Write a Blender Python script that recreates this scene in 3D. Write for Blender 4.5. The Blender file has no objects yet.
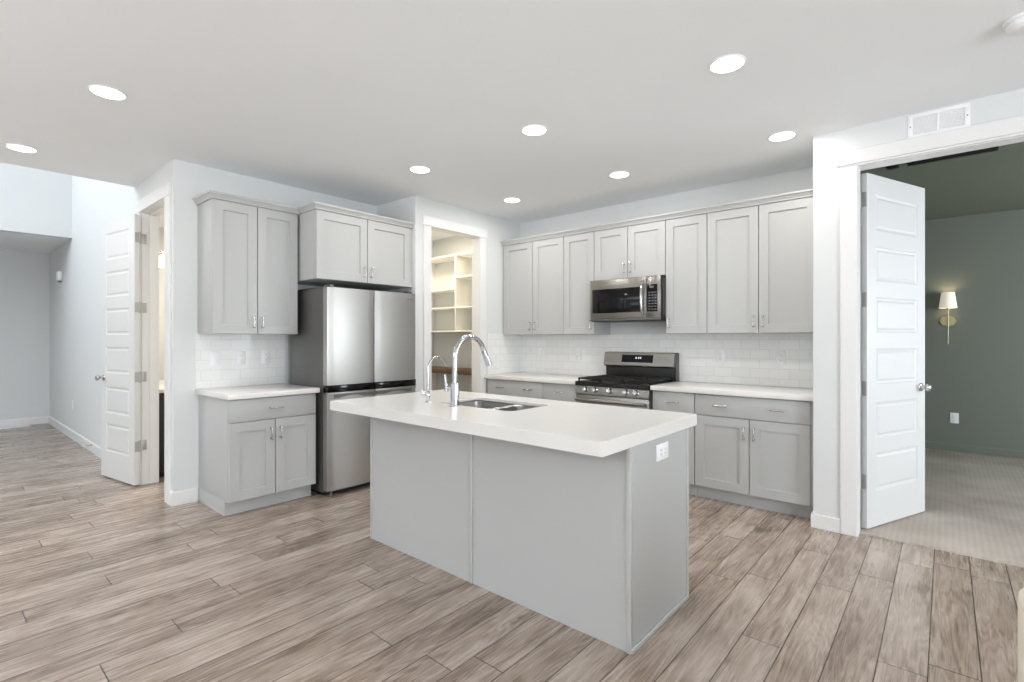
import bpy, bmesh, math, random
from mathutils import Vector, Matrix
random.seed(7)
SC = bpy.context.scene
COL = SC.collection
R = math.radians

# ------------------------------------------------------------------ camera
cam_d = bpy.data.cameras.new('camera')
cam = bpy.data.objects.new('camera', cam_d)
COL.objects.link(cam)
cam_d.sensor_width = 36.0
cam_d.lens = 36.0 * 505.09 / 1024
cam_d.shift_y = -1.93 / 1024
cam_d.clip_start = 0.05
cam.location = (0, 0, 1.3196)
cam.rotation_euler = (R(90), 0, 0.7099)
SC.camera = cam

# ------------------------------------------------------------------ world, lights, exposure
SC.view_settings.view_transform = 'Standard'
SC.view_settings.look = 'None'
SC.view_settings.gamma = 1.0
SC.view_settings.use_curve_mapping = False
SC.view_settings.exposure = 0.0
SC.cycles.max_bounces = 10
SC.cycles.diffuse_bounces = 6
SC.cycles.glossy_bounces = 4
SC.cycles.sample_clamp_indirect = 6.0
SC.cycles.use_denoising = True

w = bpy.data.worlds.new('sky')
SC.world = w
w.use_nodes = True
wb = w.node_tree.nodes['Background']
wb.inputs[0].default_value = (0.80, 0.90, 1.0, 1)
wb.inputs[1].default_value = 1.0

def area(name, loc, rot, sx, sy, power, color=(1, 1, 1), spread=180):
    d = bpy.data.lights.new(name, 'AREA')
    d.shape = 'RECTANGLE'
    d.size, d.size_y = sx, sy
    d.energy = power
    d.color = color
    d.spread = R(spread)
    o = bpy.data.objects.new(name, d)
    o.location = loc
    o.rotation_euler = rot
    COL.objects.link(o)
    return o

UPLIGHT_COL = (0.97, 0.985, 1.0)
# added uplights at the two back windows brighten the ceiling; side lamp is window daylight
area('back_window_uplight', (-3.4, -5.12, 1.45), (R(155), 0, 0), 2.6, 2.2, 225, UPLIGHT_COL, 130)
area('patio_window_uplight', (0.6, -5.12, 1.35), (R(155), 0, 0), 3.2, 2.4, 295, UPLIGHT_COL, 130)
area('daylight_side_window', (4.12, 0.1, 1.2), (R(97), 0, R(90)), 3.2, 2.2, 190, (0.90, 0.95, 1.0))
# daylight in the two storey entry, from its high window
area('daylight_entry_window', (-7.3, -2.52, 4.0), (R(88), 0, 0), 2.6, 1.8, 112, (0.90, 0.95, 1.0))
# bedroom window, pantry and bathroom lamps
area('daylight_bedroom_window', (3.5, 6.0, 1.5), (R(90), 0, R(90)), 1.8, 1.5, 128, (0.86, 0.93, 1.0))
area('pantry_lamp', (-4.85, 3.95, 2.70), (0, 0, 0), 0.3, 0.3, 22, (1.0, 0.87, 0.66))
area('bathroom_lamp', (-6.2, 2.3, 2.70), (0, 0, 0), 0.4, 0.4, 40, (1.0, 0.88, 0.70))

# ------------------------------------------------------------------ materials
def lin(c):
    return tuple((v / 255 / 12.92) if v / 255 <= 0.04045 else ((v / 255 + 0.055) / 1.055) ** 2.4 for v in c)

def mat(name, rgb, rough=0.5, metal=0.0, spec=0.5, coat=0.0, bump=None, var=0.0, vscale=3.0, emit=None, estr=0.0, aniso=None):
    """procedural material: base colour with faint noise variation, optional noise bump (scale, strength, distance)"""
    m = bpy.data.materials.new(name)
    m.use_nodes = True
    nt = m.node_tree
    b = nt.nodes['Principled BSDF']
    c = lin(rgb)
    b.inputs['Base Color'].default_value = (*c, 1)
    b.inputs['Roughness'].default_value = rough
    b.inputs['Metallic'].default_value = metal
    b.inputs['Specular IOR Level'].default_value = spec
    if coat:
        b.inputs['Coat Weight'].default_value = coat
        b.inputs['Coat Roughness'].default_value = 0.08
    tc = nt.nodes.new('ShaderNodeTexCoord')
    if var:
        n = nt.nodes.new('ShaderNodeTexNoise')
        n.inputs['Scale'].default_value = vscale
        n.inputs['Detail'].default_value = 3
        nt.links.new(tc.outputs['Object'], n.inputs['Vector'])
        mx = nt.nodes.new('ShaderNodeMix')
        mx.data_type = 'RGBA'
        mx.inputs[6].default_value = (*[max(0, v * (1 - var)) for v in c], 1)
        mx.inputs[7].default_value = (*[min(1, v * (1 + var)) for v in c], 1)
        nt.links.new(n.outputs['Fac'], mx.inputs[0])
        nt.links.new(mx.outputs[2], b.inputs['Base Color'])
    if bump:
        n = nt.nodes.new('ShaderNodeTexNoise')
        n.inputs['Scale'].default_value = bump[0]
        n.inputs['Detail'].default_value = 2
        nt.links.new(tc.outputs['Object'], n.inputs['Vector'])
        bp = nt.nodes.new('ShaderNodeBump')
        bp.inputs['Strength'].default_value = bump[1]
        bp.inputs['Distance'].default_value = bump[2]
        nt.links.new(n.outputs['Fac'], bp.inputs['Height'])
        nt.links.new(bp.outputs['Normal'], b.inputs['Normal'])
    if emit:
        b.inputs['Emission Color'].default_value = (*emit, 1)
        b.inputs['Emission Strength'].default_value = estr
    return m

M = {}
M['wall'] = mat('wall_paint', (216, 218, 218), 0.7, spec=0.25, bump=(90, 0.08, 0.002), var=0.01)
M['ceiling'] = mat('ceiling_paint', (238, 241, 243), 0.85, spec=0.15, bump=(55, 0.18, 0.003), var=0.012)
M['trim'] = mat('white_trim_paint', (226, 226, 225), 0.35, spec=0.4, var=0.005)
M['door'] = mat('white_door_paint', (211, 211, 210), 0.4, spec=0.4, var=0.005)
M['green'] = mat('green_paint', (119, 124, 114), 0.7, spec=0.25, bump=(90, 0.08, 0.002), var=0.015)
M['green_ceiling'] = mat('green_ceiling_paint', (112, 116, 104), 0.8, spec=0.2, bump=(55, 0.15, 0.003), var=0.015)
M['cab'] = mat('grey_cabinet_paint', (181, 182, 181), 0.38, spec=0.45, var=0.01)
M['quartz'] = mat('white_quartz', (225, 223, 220), 0.20, spec=0.5, var=0.004, vscale=25)
M['chrome'] = mat('chrome', (196, 197, 200), 0.10, metal=1.0, var=0.01)
M['hinge'] = mat('brushed_hinge', (176, 176, 172), 0.42, metal=0.55, var=0.02)
M['nickel'] = mat('satin_nickel', (198, 197, 195), 0.24, metal=1.0, var=0.02)
M['black_gloss'] = mat('black_glass', (8, 8, 9), 0.10, spec=0.32, var=0.05)
M['black_matte'] = mat('black_enamel', (20, 19, 18), 0.42, spec=0.45, var=0.1)
M['iron'] = mat('cast_iron', (24, 23, 22), 0.55, spec=0.4, bump=(300, 0.2, 0.001), var=0.15)
M['dark_side'] = mat('dark_grey_metal', (104, 103, 101), 0.38, metal=0.55, var=0.03)
M['shadow_gap'] = mat('dark_gasket', (40, 40, 40), 0.7, var=0.1)
M['grip'] = mat('grey_grip', (120, 120, 119), 0.4, metal=0.6, var=0.03)
M['plate'] = mat('white_plastic', (238, 238, 240), 0.35, spec=0.45, var=0.006)
M['slot'] = mat('slot_grey', (120, 120, 122), 0.5, var=0.05)
M['wood_dark'] = mat('dark_walnut', (92, 72, 52), 0.45, var=0.25, vscale=14)
M['espresso'] = mat('espresso_wood', (34, 24, 20), 0.4, var=0.2, vscale=12)
M['brass'] = mat('aged_brass', (188, 176, 142), 0.4, metal=0.7, var=0.06, vscale=20)
M['shade'] = mat('linen_shade', (240, 234, 222), 0.85, var=0.02, vscale=60, emit=(1.0, 0.90, 0.76), estr=0.35)
M['led'] = mat('led_lens', (255, 255, 255), 0.5, var=0.001, emit=(1.0, 0.98, 0.95), estr=9.0)
M['globe'] = mat('warm_globe', (255, 245, 225), 0.4, var=0.01, emit=(1.0, 0.88, 0.7), estr=2.5)
M['digits'] = mat('clock_glow', (230, 240, 255), 0.5, var=0.01, emit=(0.9, 0.95, 1.0), estr=1.0)
M['cream'] = mat('cream_upholstery', (226, 220, 204), 0.85, bump=(220, 0.25, 0.002), var=0.03, vscale=40)
M['shelf'] = mat('white_shelf_paint', (238, 237, 232), 0.5, var=0.008)
M['mirror'] = mat('mirror_glass', (235, 240, 240), 0.03, metal=1.0, var=0.005)
M['vent_dark'] = mat('vent_shadow', (226, 227, 228), 0.7, var=0.03)

def steel(name, rgb, rough, scale):
    """brushed stainless steel: grain stretched along one axis modulates roughness and colour"""
    m = mat(name, rgb, rough, metal=1.0)
    nt = m.node_tree
    b = nt.nodes['Principled BSDF']
    tc = nt.nodes.new('ShaderNodeTexCoord')
    mp = nt.nodes.new('ShaderNodeMapping')
    mp.inputs['Scale'].default_value = scale
    n = nt.nodes.new('ShaderNodeTexNoise')
    n.inputs['Scale'].default_value = 1.0
    n.inputs['Detail'].default_value = 4
    rg = nt.nodes.new('ShaderNodeMapRange')
    rg.inputs['To Min'].default_value = rough - 0.05
    rg.inputs['To Max'].default_value = rough + 0.07
    nt.links.new(tc.outputs['Object'], mp.inputs[0])
    nt.links.new(mp.outputs[0], n.inputs['Vector'])
    nt.links.new(n.outputs['Fac'], rg.inputs['Value'])
    nt.links.new(rg.outputs[0], b.inputs['Roughness'])
    b.inputs['Anisotropic'].default_value = 0.5
    return m

M['steel_fridge'] = steel('stainless_doors', (180, 178, 174), 0.33, (400, 400, 3))
M['steel_h'] = steel('stainless_horizontal', (142, 139, 134), 0.28, (3, 300, 400))
M['steel_sink'] = steel('stainless_sink', (178, 177, 174), 0.30, (7, 7, 7))

def floor_material():
    """vinyl planks running along Y: per-plank tone, stretched grain, thin dark seams"""
    m = bpy.data.materials.new('grey_oak_planks')
    m.use_nodes = True
    nt = m.node_tree
    N, L = nt.nodes, nt.links
    b = N['Principled BSDF']
    geo = N.new('ShaderNodeTexCoord')
    sep = N.new('ShaderNodeSeparateXYZ')
    L.new(geo.outputs['Object'], sep.inputs[0])
    def mth(op, a, bb=None, c=None):
        n = N.new('ShaderNodeMath'); n.operation = op
        for i, v in enumerate((a, bb, c)):
            if v is None: continue
            if isinstance(v, (int, float)): n.inputs[i].default_value = v
            else: L.new(v, n.inputs[i])
        return n.outputs[0]
    W, LEN = 0.1593, 1.22
    u = mth('DIVIDE', mth('ADD', sep.outputs['X'], 0.373 + W * 200), W)
    iu = mth('FLOOR', u)
    fu = mth('FRACT', u)
    wn = N.new('ShaderNodeTexWhiteNoise'); wn.noise_dimensions = '1D'
    L.new(iu, wn.inputs['W'])
    v = mth('ADD', mth('DIVIDE', mth('ADD', sep.outputs['Y'], 40.0), LEN), mth('MULTIPLY', wn.outputs['Value'], 7.3))
    iv = mth('FLOOR', v)
    fv = mth('FRACT', v)
    comb = N.new('ShaderNodeCombineXYZ')
    L.new(iu, comb.inputs[0]); L.new(iv, comb.inputs[1])
    wn2 = N.new('ShaderNodeTexWhiteNoise'); wn2.noise_dimensions = '2D'
    L.new(comb.outputs[0], wn2.inputs['Vector'])
    tone = wn2.outputs['Value']
    # grain coordinates: shifted per plank so that no figure runs across a seam
    gx = mth('ADD', sep.outputs['X'], mth('MULTIPLY', tone, 31.0))
    gy = mth('ADD', sep.outputs['Y'], mth('MULTIPLY', wn.outputs['Value'], 17.0))
    gv = N.new('ShaderNodeCombineXYZ')
    L.new(gx, gv.inputs[0]); L.new(gy, gv.inputs[1]); L.new(tone, gv.inputs[2])
    def noise(sx, sy, detail, rough=0.55, dist=0.0):
        mp = N.new('ShaderNodeMapping'); mp.inputs['Scale'].default_value = (sx, sy, 5)
        L.new(gv.outputs[0], mp.inputs[0])
        n = N.new('ShaderNodeTexNoise'); n.inputs['Scale'].default_value = 1.0
        n.inputs['Detail'].default_value = detail; n.inputs['Roughness'].default_value = rough
        n.inputs['Distortion'].default_value = dist
        L.new(mp.outputs[0], n.inputs['Vector'])
        return n.outputs['Fac']
    broad = noise(5.5, 1.9, 4, 0.60, 0.5)     # cloudy darker patches
    mid = noise(38.0, 2.4, 4, 0.60, 0.35)     # streaks
    fine = noise(190.0, 5.0, 3, 0.65, 0.1)    # pores
    field = noise(8.0, 0.62, 2, 0.45, 0.25)   # its level lines make the cathedral grain
    ring = mth('SINE', mth('MULTIPLY', field, 80.0))
    ring = mth('MULTIPLY', mth('POWER', mth('ABSOLUTE', ring), 2.0), mth('SUBTRACT', 1.15, broad))
    knot = N.new('ShaderNodeMapRange'); knot.inputs['From Min'].default_value = 0.60; knot.inputs['From Max'].default_value = 0.76
    L.new(noise(6.0, 2.6, 3, 0.6, 0.4), knot.inputs['Value'])
    f = mth('ADD', mth('MULTIPLY', mth('SUBTRACT', broad, 0.5), 0.80), mth('MULTIPLY', mth('SUBTRACT', mid, 0.5), 0.42))
    f = mth('ADD', f, mth('MULTIPLY', mth('SUBTRACT', fine, 0.5), 0.55))
    f = mth('SUBTRACT', f, mth('MULTIPLY', ring, 0.26))
    f = mth('SUBTRACT', f, mth('MULTIPLY', knot.outputs[0], 0.30))
    f = mth('ADD', f, mth('MULTIPLY', mth('SUBTRACT', tone, 0.5), 0.13))
    f = mth('ADD', f, 0.645)
    ramp = N.new('ShaderNodeValToRGB')
    L.new(f, ramp.inputs[0])
    e = ramp.color_ramp.elements
    e[0].position = 0.15; e[0].color = (*lin((97, 84, 73)), 1)
    e[1].position = 0.85; e[1].color = (*lin((189, 176, 165)), 1)
    k = ramp.color_ramp.elements.new(0.40); k.color = (*lin((137, 121, 108)), 1)
    k = ramp.color_ramp.elements.new(0.60); k.color = (*lin((164, 149, 137)), 1)
    # seams
    du = mth('MULTIPLY', mth('MINIMUM', fu, mth('SUBTRACT', 1.0, fu)), W)
    dv = mth('MULTIPLY', mth('MINIMUM', fv, mth('SUBTRACT', 1.0, fv)), LEN)
    dd = mth('MINIMUM', du, dv)
    mr = N.new('ShaderNodeMapRange'); mr.interpolation_type = 'SMOOTHSTEP'
    mr.inputs['From Min'].default_value = 0.0011; mr.inputs['From Max'].default_value = 0.0035
    L.new(dd, mr.inputs['Value'])
    seam = mr.outputs[0]
    mix = N.new('ShaderNodeMix'); mix.data_type = 'RGBA'
    L.new(seam, mix.inputs[0])
    mix.inputs[6].default_value = (*lin((60, 50, 43)), 1)
    L.new(ramp.outputs[0], mix.inputs[7])
    L.new(mix.outputs[2], b.inputs['Base Color'])
    b.inputs['Specular IOR Level'].default_value = 0.45
    rr = N.new('ShaderNodeMapRange'); rr.inputs['To Min'].default_value = 0.20; rr.inputs['To Max'].default_value = 0.34
    L.new(mid, rr.inputs['Value']); L.new(rr.outputs[0], b.inputs['Roughness'])
    h = mth('ADD', mth('MULTIPLY', seam, 0.8), mth('MULTIPLY', fine, 0.25))
    bm_ = N.new('ShaderNodeBump'); bm_.inputs['Strength'].default_value = 0.25; bm_.inputs['Distance'].default_value = 0.0015
    L.new(h, bm_.inputs['Height']); L.new(bm_.outputs[0], b.inputs['Normal'])
    return m
M['floor'] = floor_material()

def tile_material(name, axis):
    """white subway tile, running bond, pale grey grout; axis is the wall's horizontal axis"""
    m = bpy.data.materials.new(name)
    m.use_nodes = True
    nt = m.node_tree
    N, L = nt.nodes, nt.links
    b = N['Principled BSDF']
    tc = N.new('ShaderNodeTexCoord'); sp = N.new('ShaderNodeSeparateXYZ')
    L.new(tc.outputs['Object'], sp.inputs[0])
    cb = N.new('ShaderNodeCombineXYZ')
    ad = N.new('ShaderNodeMath'); ad.operation = 'ADD'; ad.inputs[1].default_value = 20 * 0.155 + (1.318 - 8 * 0.155)
    L.new(sp.outputs[axis], ad.inputs[0])
    az = N.new('ShaderNodeMath'); az.operation = 'ADD'; az.inputs[1].default_value = 0.845 - 1.146 + 0.845 - 0.0845
    L.new(sp.outputs['Z'], az.inputs[0])
    L.new(ad.outputs[0], cb.inputs[0]); L.new(az.outputs[0], cb.inputs[1])
    br = N.new('ShaderNodeTexBrick')
    br.offset = 0.5; br.offset_frequency = 2
    br.inputs['Color1'].default_value = (*lin((238, 238, 236)), 1)
    br.inputs['Color2'].default_value = (*lin((232, 233, 232)), 1)
    br.inputs['Mortar'].default_value = (*lin((214, 214, 212)), 1)
    br.inputs['Scale'].default_value = 1.0
    br.inputs['Mortar Size'].default_value = 0.0018
    br.inputs['Mortar Smooth'].default_value = 0.3
    br.inputs['Brick Width'].default_value = 0.155
    br.inputs['Row Height'].default_value = 0.0845
    L.new(cb.outputs[0], br.inputs['Vector'])
    L.new(br.outputs['Color'], b.inputs['Base Color'])
    b.inputs['Roughness'].default_value = 0.12
    inv = N.new('ShaderNodeMath'); inv.operation = 'SUBTRACT'; inv.inputs[0].default_value = 1.0
    L.new(br.outputs['Fac'], inv.inputs[1])
    bu = N.new('ShaderNodeBump'); bu.inputs['Strength'].default_value = 0.4; bu.inputs['Distance'].default_value = 0.0015
    L.new(inv.outputs[0], bu.inputs['Height']); L.new(bu.outputs[0], b.inputs['Normal'])
    return m
M['tile_x'] = tile_material('subway_tile_range', 'X')
M['tile_y'] = tile_material('subway_tile_side', 'Y')

def carpet_material():
    m = bpy.data.materials.new('grey_loop_carpet')
    m.use_nodes = True
    nt = m.node_tree
    N, L = nt.nodes, nt.links
    b = N['Principled BSDF']
    b.inputs['Roughness'].default_value = 0.95
    b.inputs['Specular IOR Level'].default_value = 0.1
    tc = N.new('ShaderNodeTexCoord')
    wv = N.new('ShaderNodeTexWave'); wv.wave_type = 'BANDS'; wv.bands_direction = 'X'
    wv.inputs['Scale'].default_value = 9.0; wv.inputs['Distortion'].default_value = 1.2; wv.inputs['Detail'].default_value = 2
    wv.inputs['Detail Scale'].default_value = 6
    L.new(tc.outputs['Object'], wv.inputs['Vector'])
    wy = N.new('ShaderNodeTexWave'); wy.wave_type = 'BANDS'; wy.bands_direction = 'Y'
    wy.inputs['Scale'].default_value = 12.0; wy.inputs['Distortion'].default_value = 1.0
    L.new(tc.outputs['Object'], wy.inputs['Vector'])
    ns = N.new('ShaderNodeTexNoise'); ns.inputs['Scale'].default_value = 2.2; ns.inputs['Detail'].default_value = 6
    L.new(tc.outputs['Object'], ns.inputs['Vector'])
    a = N.new('ShaderNodeMath'); a.operation = 'MULTIPLY_ADD'; a.inputs[1].default_value = 0.10
    L.new(wv.outputs['Fac'], a.inputs[0]); L.new(ns.outputs['Fac'], a.inputs[2])
    a2 = N.new('ShaderNodeMath'); a2.operation = 'MULTIPLY_ADD'; a2.inputs[1].default_value = 0.12
    L.new(wy.outputs['Fac'], a2.inputs[0]); L.new(a.outputs[0], a2.inputs[2])
    rp = N.new('ShaderNodeValToRGB')
    rp.color_ramp.elements[0].position = 0.35; rp.color_ramp.elements[0].color = (*lin((168, 158, 149)), 1)
    rp.color_ramp.elements[1].position = 0.85; rp.color_ramp.elements[1].color = (*lin((204, 194, 185)), 1)
    L.new(a2.outputs[0], rp.inputs[0]); L.new(rp.outputs[0], b.inputs['Base Color'])
    bu = N.new('ShaderNodeBump'); bu.inputs['Strength'].default_value = 0.5; bu.inputs['Distance'].default_value = 0.004
    L.new(a2.outputs[0], bu.inputs['Height']); L.new(bu.outputs[0], b.inputs['Normal'])
    return m
M['carpet'] = carpet_material()

# ------------------------------------------------------------------ mesh helpers
def nb():
    return bmesh.new()

def box(bm, x0, x1, y0, y1, z0, z1, bev=0.0, seg=2):
    x0, x1 = min(x0, x1), max(x0, x1); y0, y1 = min(y0, y1), max(y0, y1); z0, z1 = min(z0, z1), max(z0, z1)
    t = bmesh.new()
    bmesh.ops.create_cube(t, size=1.0)
    for v in t.verts:
        v.co = (x0 + (v.co.x + .5) * (x1 - x0), y0 + (v.co.y + .5) * (y1 - y0), z0 + (v.co.z + .5) * (z1 - z0))
    if bev:
        bmesh.ops.bevel(t, geom=t.edges[:], offset=min(bev, .45 * min(x1 - x0, y1 - y0, z1 - z0)), segments=seg, affect='EDGES', profile=0.5)
    merge(bm, t)

def merge(bm, t, mtx=None):
    if mtx is not None:
        bmesh.ops.transform(t, matrix=mtx, verts=t.verts[:])
    me = bpy.data.meshes.new('tmp'); t.to_mesh(me); t.free()
    bm.from_mesh(me); bpy.data.meshes.remove(me)

def prism(bm, pts, axis, a, b, bev=0.0):
    """extrude a 2-D outline along axis: 'x' pts=(y,z), 'y' pts=(x,z), 'z' pts=(x,y)"""
    t = bmesh.new()
    def P(p, h):
        return {'x': (h, p[0], p[1]), 'y': (p[0], h, p[1]), 'z': (p[0], p[1], h)}[axis]
    lo = [t.verts.new(P(p, a)) for p in pts]; hi = [t.verts.new(P(p, b)) for p in pts]
    n = len(pts)
    t.faces.new(lo); t.faces.new(hi[::-1])
    for i in range(n):
        t.faces.new((lo[i], hi[i], hi[(i + 1) % n], lo[(i + 1) % n]))
    bmesh.ops.recalc_face_normals(t, faces=t.faces[:])
    if bev:
        bmesh.ops.bevel(t, geom=t.edges[:], offset=bev, segments=2, affect='EDGES')
    merge(bm, t)

def tube(bm, path, r, seg=12, caps=True):
    """sweep a circle along points; r is a radius or one per point"""
    path = [Vector(p) for p in path]; n = len(path)
    rs = r if isinstance(r, (list, tuple)) else [r] * n
    rings = []; up = None
    for i, p in enumerate(path):
        d = (path[min(i + 1, n - 1)] - path[max(i - 1, 0)]).normalized()
        if up is None:
            up = d.orthogonal().normalized()
        up = (up - d * up.dot(d))
        up = up.normalized() if up.length > 1e-6 else d.orthogonal().normalized()
        s = d.cross(up)
        rings.append([bm.verts.new(p + (up * math.cos(2 * math.pi * k / seg) + s * math.sin(2 * math.pi * k / seg)) * rs[i]) for k in range(seg)])
    for i in range(n - 1):
        for k in range(seg):
            bm.faces.new((rings[i][k], rings[i + 1][k], rings[i + 1][(k + 1) % seg], rings[i][(k + 1) % seg])[::-1])
    if caps:
        bm.faces.new(rings[0]); bm.faces.new(rings[-1][::-1])

def lathe(bm, prof, c=(0, 0, 0), seg=32, axis='z', caps=True):
    """revolve (radius, height) pairs about an axis through c"""
    def P(r, h, a):
        x, y = r * math.cos(a), r * math.sin(a)
        q = {'z': (x, y, h), 'y': (x, h, y), 'x': (h, x, y)}[axis]
        return (c[0] + q[0], c[1] + q[1], c[2] + q[2])
    t = bmesh.new()
    rings = [[t.verts.new(P(max(r, 1e-5), h, 2 * math.pi * k / seg)) for k in range(seg)] for r, h in prof]
    for i in range(len(rings) - 1):
        for k in range(seg):
            t.faces.new((rings[i][k], rings[i][(k + 1) % seg], rings[i + 1][(k + 1) % seg], rings[i + 1][k]))
    if caps:
        t.faces.new(rings[0]); t.faces.new(rings[-1])
    bmesh.ops.recalc_face_normals(t, faces=t.faces[:])
    merge(bm, t)

def sweep2d(bm, path, prof):
    """sweep a profile of (outward, z) along a horizontal polyline with mitred corners; outward is to the right of travel"""
    n = len(path); rows = []
    for i, p in enumerate(path):
        p = Vector(p)
        d0 = (p - Vector(path[i - 1])).normalized() if i > 0 else None
        d1 = (Vector(path[i + 1]) - p).normalized() if i < n - 1 else None
        n0 = Vector((d0.y, -d0.x)) if d0 else None; n1 = Vector((d1.y, -d1.x)) if d1 else None
        if n0 is None: m = n1
        elif n1 is None: m = n0
        else:
            m = (n0 + n1).normalized(); m = m / m.dot(n0)
        rows.append([bm.verts.new((p.x + m.x * o, p.y + m.y * o, z)) for o, z in prof])
    k = len(prof)
    fs = []
    for i in range(n - 1):
        for j in range(k):
            fs.append(bm.faces.new((rows[i][j], rows[i + 1][j], rows[i + 1][(j + 1) % k], rows[i][(j + 1) % k])))
    fs.append(bm.faces.new(rows[0])); fs.append(bm.faces.new(rows[-1][::-1]))
    bmesh.ops.recalc_face_normals(bm, faces=bm.faces[:])

class Face:
    """a cabinet face plane: u runs along the wall, n out of it, v up"""
    def __init__(s, kind, plane): s.k, s.p = kind, plane
    def pt(s, u, n, v): return (u, s.p - n, v) if s.k == 'Y-' else (s.p + n, u, v)
    def box(s, bm, u0, u1, n0, n1, v0, v1, bev=0.0):
        a, b = s.pt(u0, n0, v0), s.pt(u1, n1, v1)
        box(bm, a[0], b[0], a[1], b[1], a[2], b[2], bev)

# ------------------------------------------------------------------ object helpers
def wloc(o):
    v = Vector((0, 0, 0))
    while o is not None:
        v += o.location; o = o.parent
    return v

def obj(name, bm, m, parent=None, smooth=True, angle=38, base=None, local=False):
    """link a bmesh as ONE object. Meshes are drawn in world coordinates; with a parent they are moved into its space"""
    me = bpy.data.meshes.new(name)
    if parent is not None and not local:
        bmesh.ops.translate(bm, verts=bm.verts[:], vec=-wloc(parent))
    if base is not None:
        bmesh.ops.translate(bm, verts=bm.verts[:], vec=-Vector(base))
    bm.to_mesh(me); bm.free()
    me.materials.append(m)
    if smooth:
        me.polygons.foreach_set('use_smooth', [True] * len(me.polygons))
        me.set_sharp_from_angle(angle=R(angle))
    o = bpy.data.objects.new(name, me)
    COL.objects.link(o)
    if parent is not None: o.parent = parent
    elif base is not None: o.location = base
    return o

def tag(o, label, cat, group=None):
    o['label'] = label; o['category'] = cat
    if group: o['group'] = group
    return o

def thing(name, label, cat, loc, group=None, rotz=0.0):
    o = bpy.data.objects.new(name, None)
    o.empty_display_size = 0.1
    COL.objects.link(o)
    o.location = loc; o.rotation_euler = (0, 0, rotz)
    return tag(o, label, cat, group)

def struct(name, bm, m, parent=None, smooth=False, local=False):
    o = obj(name, bm, m, parent, smooth=smooth, local=local)
    if parent is None: o['kind'] = 'structure'
    return o

def copy_thing(src, loc, label, rotz=None):
    r = src.copy(); COL.objects.link(r); r.location = loc; r['label'] = label
    if rotz is not None: r.rotation_euler = (0, 0, rotz)
    for ch in list(src.children):
        c = ch.copy(); COL.objects.link(c); c.parent = r
        for g in list(ch.children):
            d = g.copy(); COL.objects.link(d); d.parent = c
    return r

# ------------------------------------------------------------------ key dimensions
HC = 2.743
FWX = -4.631          # fridge wall plane (faces +X)
HALLY = 1.284         # hall / bathroom wall plane (faces -Y)
PSY = 3.1675          # pantry box side (faces -Y)
PWX = -3.983          # pantry front wall (faces +X)
RWY = 4.784           # range wall (faces -Y)
STX = -0.707          # right end of the kitchen wall
BDY = 4.067           # bedroom front wall (faces -Y)
BFY = 7.837           # bedroom far wall
T = 0.115

# ------------------------------------------------------------------ setting
b = nb(); box(b, -10.8, 4.3, -5.3, 4.9, -0.06, 0.0); struct('floor', b, M['floor'])
b = nb(); box(b, -0.6, 3.7, 4.135, 7.95, -0.05, 0.012, 0.006); o = struct('floor_carpet', b, M['carpet'], smooth=True)
b = nb(); box(b, -5.77, 4.3, -5.3, BDY, HC, HC + .1); box(b, -5.77, -0.6, BDY, 4.9, HC, HC + .1); struct('ceiling', b, M['ceiling'])
b = nb(); box(b, -10.8, -8.95, -2.7, HALLY, 2.667, 2.76); struct('ceiling_entry', b, M['ceiling'])
b = nb(); box(b, -8.95, -5.77, -2.7, HALLY, 5.3, 5.4); struct('ceiling_void', b, M['ceiling'])
b = nb(); box(b, -8.95, -8.84, -2.6, HALLY, 2.667, 5.3); struct('wall_bulkhead', b, M['wall'])
b = nb(); box(b, -10.82, -10.7, -2.7, HALLY + T, 0, 2.667); struct('wall_entry', b, M['wall'])
# hall wall with the bathroom doorway
BX0, BX1, BZ = -5.525, -4.806, 2.462
b = nb()
box(b, -10.7, -8.84, HALLY, HALLY + T, 0, 2.667); box(b, -8.84, -5.77, HALLY, HALLY + T, 0, 5.3)
box(b, -5.77, BX0 - .02, HALLY, HALLY + T, 0, HC); box(b, BX0 - .02, BX1 + .02, HALLY, HALLY + T, BZ + .02, HC); box(b, BX1 + .02, FWX, HALLY, HALLY + T, 0, HC)
bmesh.ops.remove_doubles(b, verts=b.verts[:], dist=1e-5)
struct('wall_hall', b, M['wall'])
b = nb(); box(b, FWX - T, FWX, HALLY + T, PSY, 0, HC); struct('wall_refrigerator', b, M['wall'])
b = nb(); box(b, -5.6, PWX - T, PSY, PSY + T, 0, HC); box(b, PWX - T, PWX, PSY, PSY + T, 0, HC); struct('wall_pantry_side', b, M['wall'])
PY0, PY1, PZ = 3.365, 4.065, 2.462
b = nb()
box(b, PWX - T, PWX, PSY + T, PY0 - .02, 0, HC); box(b, PWX - T, PWX, PY1 + .02, RWY, 0, HC); box(b, PWX - T, PWX, PY0 - .02, PY1 + .02, PZ + .02, HC)
struct('wall_pantry', b, M['wall'])
b = nb(); box(b, -5.72, -5.6, PSY, RWY + T, 0, HC); struct('wall_pantry_back', b, M['wall'])
b = nb(); box(b, -5.6, -0.6, RWY, RWY + T, 0, HC); struct('wall_range', b, M['wall'])
b = nb(); box(b, STX, -0.6, BDY + .115, RWY, 0, HC); struct('wall_right_end', b, M['wall'])
DX0, DX1, DZ = -0.445, 1.10, 2.472
b = nb()
box(b, STX, DX0 - .02, BDY, BDY + .115, 0, HC); box(b, DX0 - .02, DX1 + .02, BDY, BDY + .115, DZ + .02, HC); box(b, DX1 + .02, 4.3, BDY, BDY + .115, 0, HC)
struct('wall_bedroom_front', b, M['wall'])
b = nb(); box(b, -0.7, 3.75, BFY, BFY + .1, 0, HC); struct('wall_bedroom_far', b, M['green'])
b = nb(); box(b, -0.6, -0.585, BDY + .115, BFY, 0, HC); struct('wall_bedroom_left', b, M['green'])
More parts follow.
